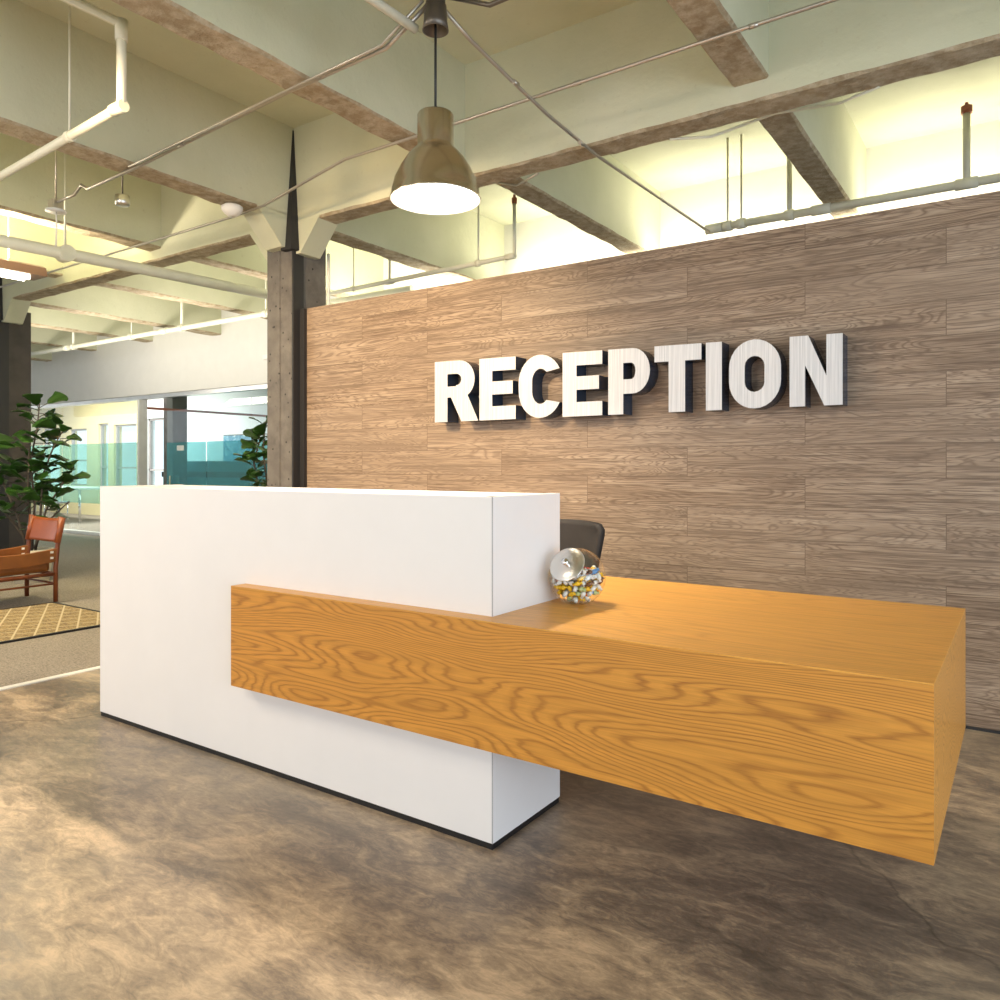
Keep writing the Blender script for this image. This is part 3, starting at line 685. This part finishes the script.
MB().tube([(0,-.6,.06),(0,-.6,CEIL-2.84)],.006).build('rod', M['conduit'], lf); MB().tube([(0,.6,.06),(0,.6,CEIL-2.84)],.006).build('rod', M['conduit'], lf)
el = empty('emergency_light', (-10.0, 6.99, 2.75)); tag(el, 'small emergency light on the white bulkhead beside the concrete column', 'light')
MB().box(-.12,.12,-.06,0,-.04,.04).build('housing', M['white_pl'], el, bevel=.01)
el.location = (-8.62, 6.99, 2.72)
tag(MB().tube([(-4.68,4.37,2.93),(-4.67,4.36,2.45),(-4.67,4.34,1.6)],.012).build('white_cable', M['white_pl']), 'white cable running down the side of the concrete column behind the wall', 'cable')
tag(MB().tube([(-3.05,4.45,3.195),(-2.85,4.37,3.11),(-2.60,4.24,3.098)],.007).build('ceiling_cable', M['conduit']), 'thin slack cable under the beam right of the pendant lamp', 'cable')
tag(MB().tube([(-1.70,4.23,3.098),(-1.5,4.36,3.11),(-1.15,4.40,3.17),(-.80,4.36,3.12),(-.60,4.23,3.098)],.008).build('ceiling_cable', M['pipe']), 'slack cream cable below the beam above the letter N', 'cable')

# cove fixtures on the bulkhead behind the wall
for x0, x1, z, lb in ((-4.5,2.7,3.06,'long white cove light on the bulkhead behind the plank wall'),):
    r = empty('cove_light', ((x0+x1)/2, 7.0, z)); tag(r, lb, 'ceiling light')
    MB().box((x0-x1)/2,(x1-x0)/2,-.34,0,-.03,.0).box((x0-x1)/2,(x1-x0)/2,-.36,-.34,-.03,.035).build('housing', M['white_pl'], r)

# ------------------------------------------------------------------ rug and lounge chair
rg = empty('woven_rug', (-6.35, 1.6, 0)); tag(rg, 'woven jute rug with dark binding beneath the leather lounge chair', 'rug')
MB().box(-.66,.62,-1.8,1.72,.001,.012).build('rug_field', M['rug'], rg); b = MB()
b.box(.62,.645,-1.8,1.745,.001,.014).box(-.685,-.66,-1.8,1.745,.001,.014).box(-.66,.62,1.72,1.745,.001,.014); b.build('binding', M['rug_edge'], rg)
lc = empty('lounge_chair', (-7.29, 3.02, .013)); tag(lc, 'low brown leather and teak lounge chair beside the jute rug', 'lounge chair')
for s in (-1, 1):
    X = .265*s
    MB().tube([(X,.34,0),(X,.34,.30),(X,.36,.53),(X,.38,.745)],.019,12).build('rear_leg', M['teak'], lc)
    MB().tube([(X,-.34,0),(X,-.34,.30),(X,-.34,.50)],.019,12).build('front_leg', M['teak'], lc)
    MB().tube([(X,-.34,.245),(X,.34,.245)],.017,12).build('seat_rail', M['teak'], lc)
    MB().tube([(X,-.34,.16),(X,.34,.16)],.009,10).build('stretcher', M['teak'], lc)
    a = MB(); rows = []
    for i in range(15):
        y = -.36+.72*i/14; sag = .03*math.sin(PI*i/14)
        rows.append([a.bm.verts.new((X+dx, y, z-sag)) for dx, z in ((-.014,.355),(.014,.355),(.016,.47),(-.016,.47))])
    for A, B in zip(rows, rows[1:]):
        for k in range(4): a.bm.faces.new((A[k],A[(k+1)%4],B[(k+1)%4],B[k]))
    a.bm.faces.new(rows[0]); a.bm.faces.new(rows[-1]); a.build('arm_sling', M['cushion'], lc, smooth=False, bevel=.006)
for y in (-.34,.34): MB().tube([(-.265,y,.245),(.265,y,.245)],.015,12).build('cross_rail', M['teak'], lc)
MB().tube([(-.265,.34,.16),(.265,.34,.16)],.009,10).build('stretcher', M['teak'], lc)
bk = MB(); rows = []
for j in range(9):
    v_ = j/8; rows.append([])
    for i in range(17):
        u__ = -1+2*i/16; rows[-1].append(bk.bm.verts.new((u__*.283, .345+.05*v_+.045*(1-u__*u__), .525+.205*v_-.012*(1-u__*u__))))
for A, B in zip(rows, rows[1:]):
    for i in range(16): bk.bm.faces.new((A[i],A[i+1],B[i+1],B[i])).smooth = True
o = bk.build('backrest', M['leather'], lc); so = o.modifiers.new('thick','SOLIDIFY'); so.thickness = .01; so.offset = -1
for s in (-1,1):
    MB().tube([(s*.268,.352,.515),(s*.268,.395,.735)],.027,12).build('leather_sleeve', M['leather'], lc)
    MB().tube([(s*.232,.362,.525),(s*.232,.402,.725)],.003,6).build('stitching', M['pot'], lc)
MB().box(-.245,.245,-.36,.31,.262,.385).build('cushion', M['cushion'], lc, bevel=.035)
for y in (.30,):
    for s in (-1,1):
        for z in (.38,.43): MB().box(s*.265-.022,s*.265+.022,y-.012,y+.012,z,z+.018).build('buckle_strap', M['white_pl'], lc)

# ------------------------------------------------------------------ fiddle leaf figs
def leaf_into(bm, base, d, size, roll, rng):
    d = d.normalized(); side = d.cross(Vector((0,0,1)))
    if side.length < .1: side = Vector((1,0,0))
    side.normalize(); up = side.cross(d).normalized()
    R = Matrix.Rotation(roll, 3, d); side = R @ side; up = R @ up
    prof = [(0,.02),(.12,.16),(.28,.24),(.42,.25),(.58,.37),(.74,.44),(.88,.36),(.97,.17),(1.0,.02)]
    droop = rng.uniform(.05,.35); rows = []
    for t_, w_ in prof:
        c = base+d*(size*t_)-Vector((0,0,1))*droop*size*t_*t_
        wv_ = .02*math.sin(t_*18+roll)*size
        rows.append([bm.verts.new(c+side*(-w_*size)+up*(.14*w_*size+wv_)), bm.verts.new(c+side*(-w_*.5*size)+up*(.05*size*w_)), bm.verts.new(c-up*.02*size),
                     bm.verts.new(c+side*(w_*.5*size)+up*(.05*size*w_)), bm.verts.new(c+side*(w_*size)+up*(.14*w_*size-wv_))])
    for A, B in zip(rows, rows[1:]):
        for k in range(4): bm.faces.new((A[k],A[k+1],B[k+1],B[k])).smooth = True
def fig(x, y, label, stems, pot_r, pot_h, seed, lsize):
    rng = random.Random(seed); r = empty('fiddle_leaf_fig', (x, y, 0)); tag(r, label, 'potted plant')
    MB().lathe([(0,0),(pot_r*.8,0),(pot_r,pot_h),(pot_r*.92,pot_h),(pot_r*.88,pot_h-.05),(0,pot_h-.05)],36).build('pot', M['pot'], r)
    MB().lathe([(pot_r*.88,pot_h-.05),(pot_r*.5,pot_h-.035),(0,pot_h-.03)],24).build('soil', M['soil'], r)
    tb = MB(); lb = MB()
    for (pts, leaves, spread) in stems:
        P = [Vector(p) for p in pts]; tb.tube(P, .014, 8, r2=.006)
        for k in range(leaves):
            f = .30+.70*(k+rng.random()*.5)/leaves; f = min(f, .999)*(len(P)-1); i = int(f); c = P[i].lerp(P[i+1], f-i)
            an = k*2.4+rng.uniform(-.4,.4); el_ = rng.uniform(-.15,.75)
            d = Vector((math.cos(an)*math.cos(el_), math.sin(an)*math.cos(el_), math.sin(el_)))
            s_ = lsize*rng.uniform(.7,1.15); pb = c+d*rng.uniform(.03,spread)
            tb.tube([c, pb], .004, 5); leaf_into(lb.bm, pb, d, s_, rng.uniform(-.8,.8), rng)
    tb.build('trunk', M['bark'], r)
    fo = lb.build('foliage', M['leaf'], r); so = fo.modifiers.new('thick','SOLIDIFY'); so.thickness = .0015
    return r
fig(-8.55, 3.85, 'tall fiddle leaf fig in a cream pot beside the left column', [
 ([(0,0,.3),(.02,.02,.8),(-.03,.0,1.25),(.05,.03,1.6),(.08,.04,1.85)], 34, .12),
 ([(.03,.02,.3),(.08,.05,.7),(.10,.06,1.1),(.2,.12,1.4),(.30,.17,1.58)], 24, .12),
 ([(-.02,-.03,.3),(-.1,-.1,.7),(-.26,-.17,1.05),(-.36,-.2,1.45)], 24, .12),
 ([(.04,.02,.35),(.13,.08,.75),(.26,.17,1.0),(.36,.22,1.15)], 16, .10),
 ([(.02,.0,.35),(.0,-.04,.9),(.08,-.06,1.4)], 16, .14),
 ([(-.04,.02,.35),(-.2,-.12,.65),(-.36,-.18,.82)], 6, .1),
 ([(.05,.0,.35),(.15,.08,.62),(.33,.22,.84)], 3, .04)], .20, .34, 11, .20)
fig(-6.72, 5.38, 'fiddle leaf fig standing behind the concrete column by the plank wall', [
 ([(0,0,.3),(.02,.02,.9),(-.05,.0,1.35),(-.04,.02,1.68)], 30, .10),
 ([(.03,.02,.3),(-.08,.0,.8),(-.14,-.05,1.25),(-.10,0,1.5)], 26, .10)], .20, .36, 4, .18)
tag(MB().box(-14.55,-14.40,6.90,7.0,0,.16).build('floor_box', M['pale'], bevel=.01), 'small pale blue box on the carpet at the glass partition', 'box')
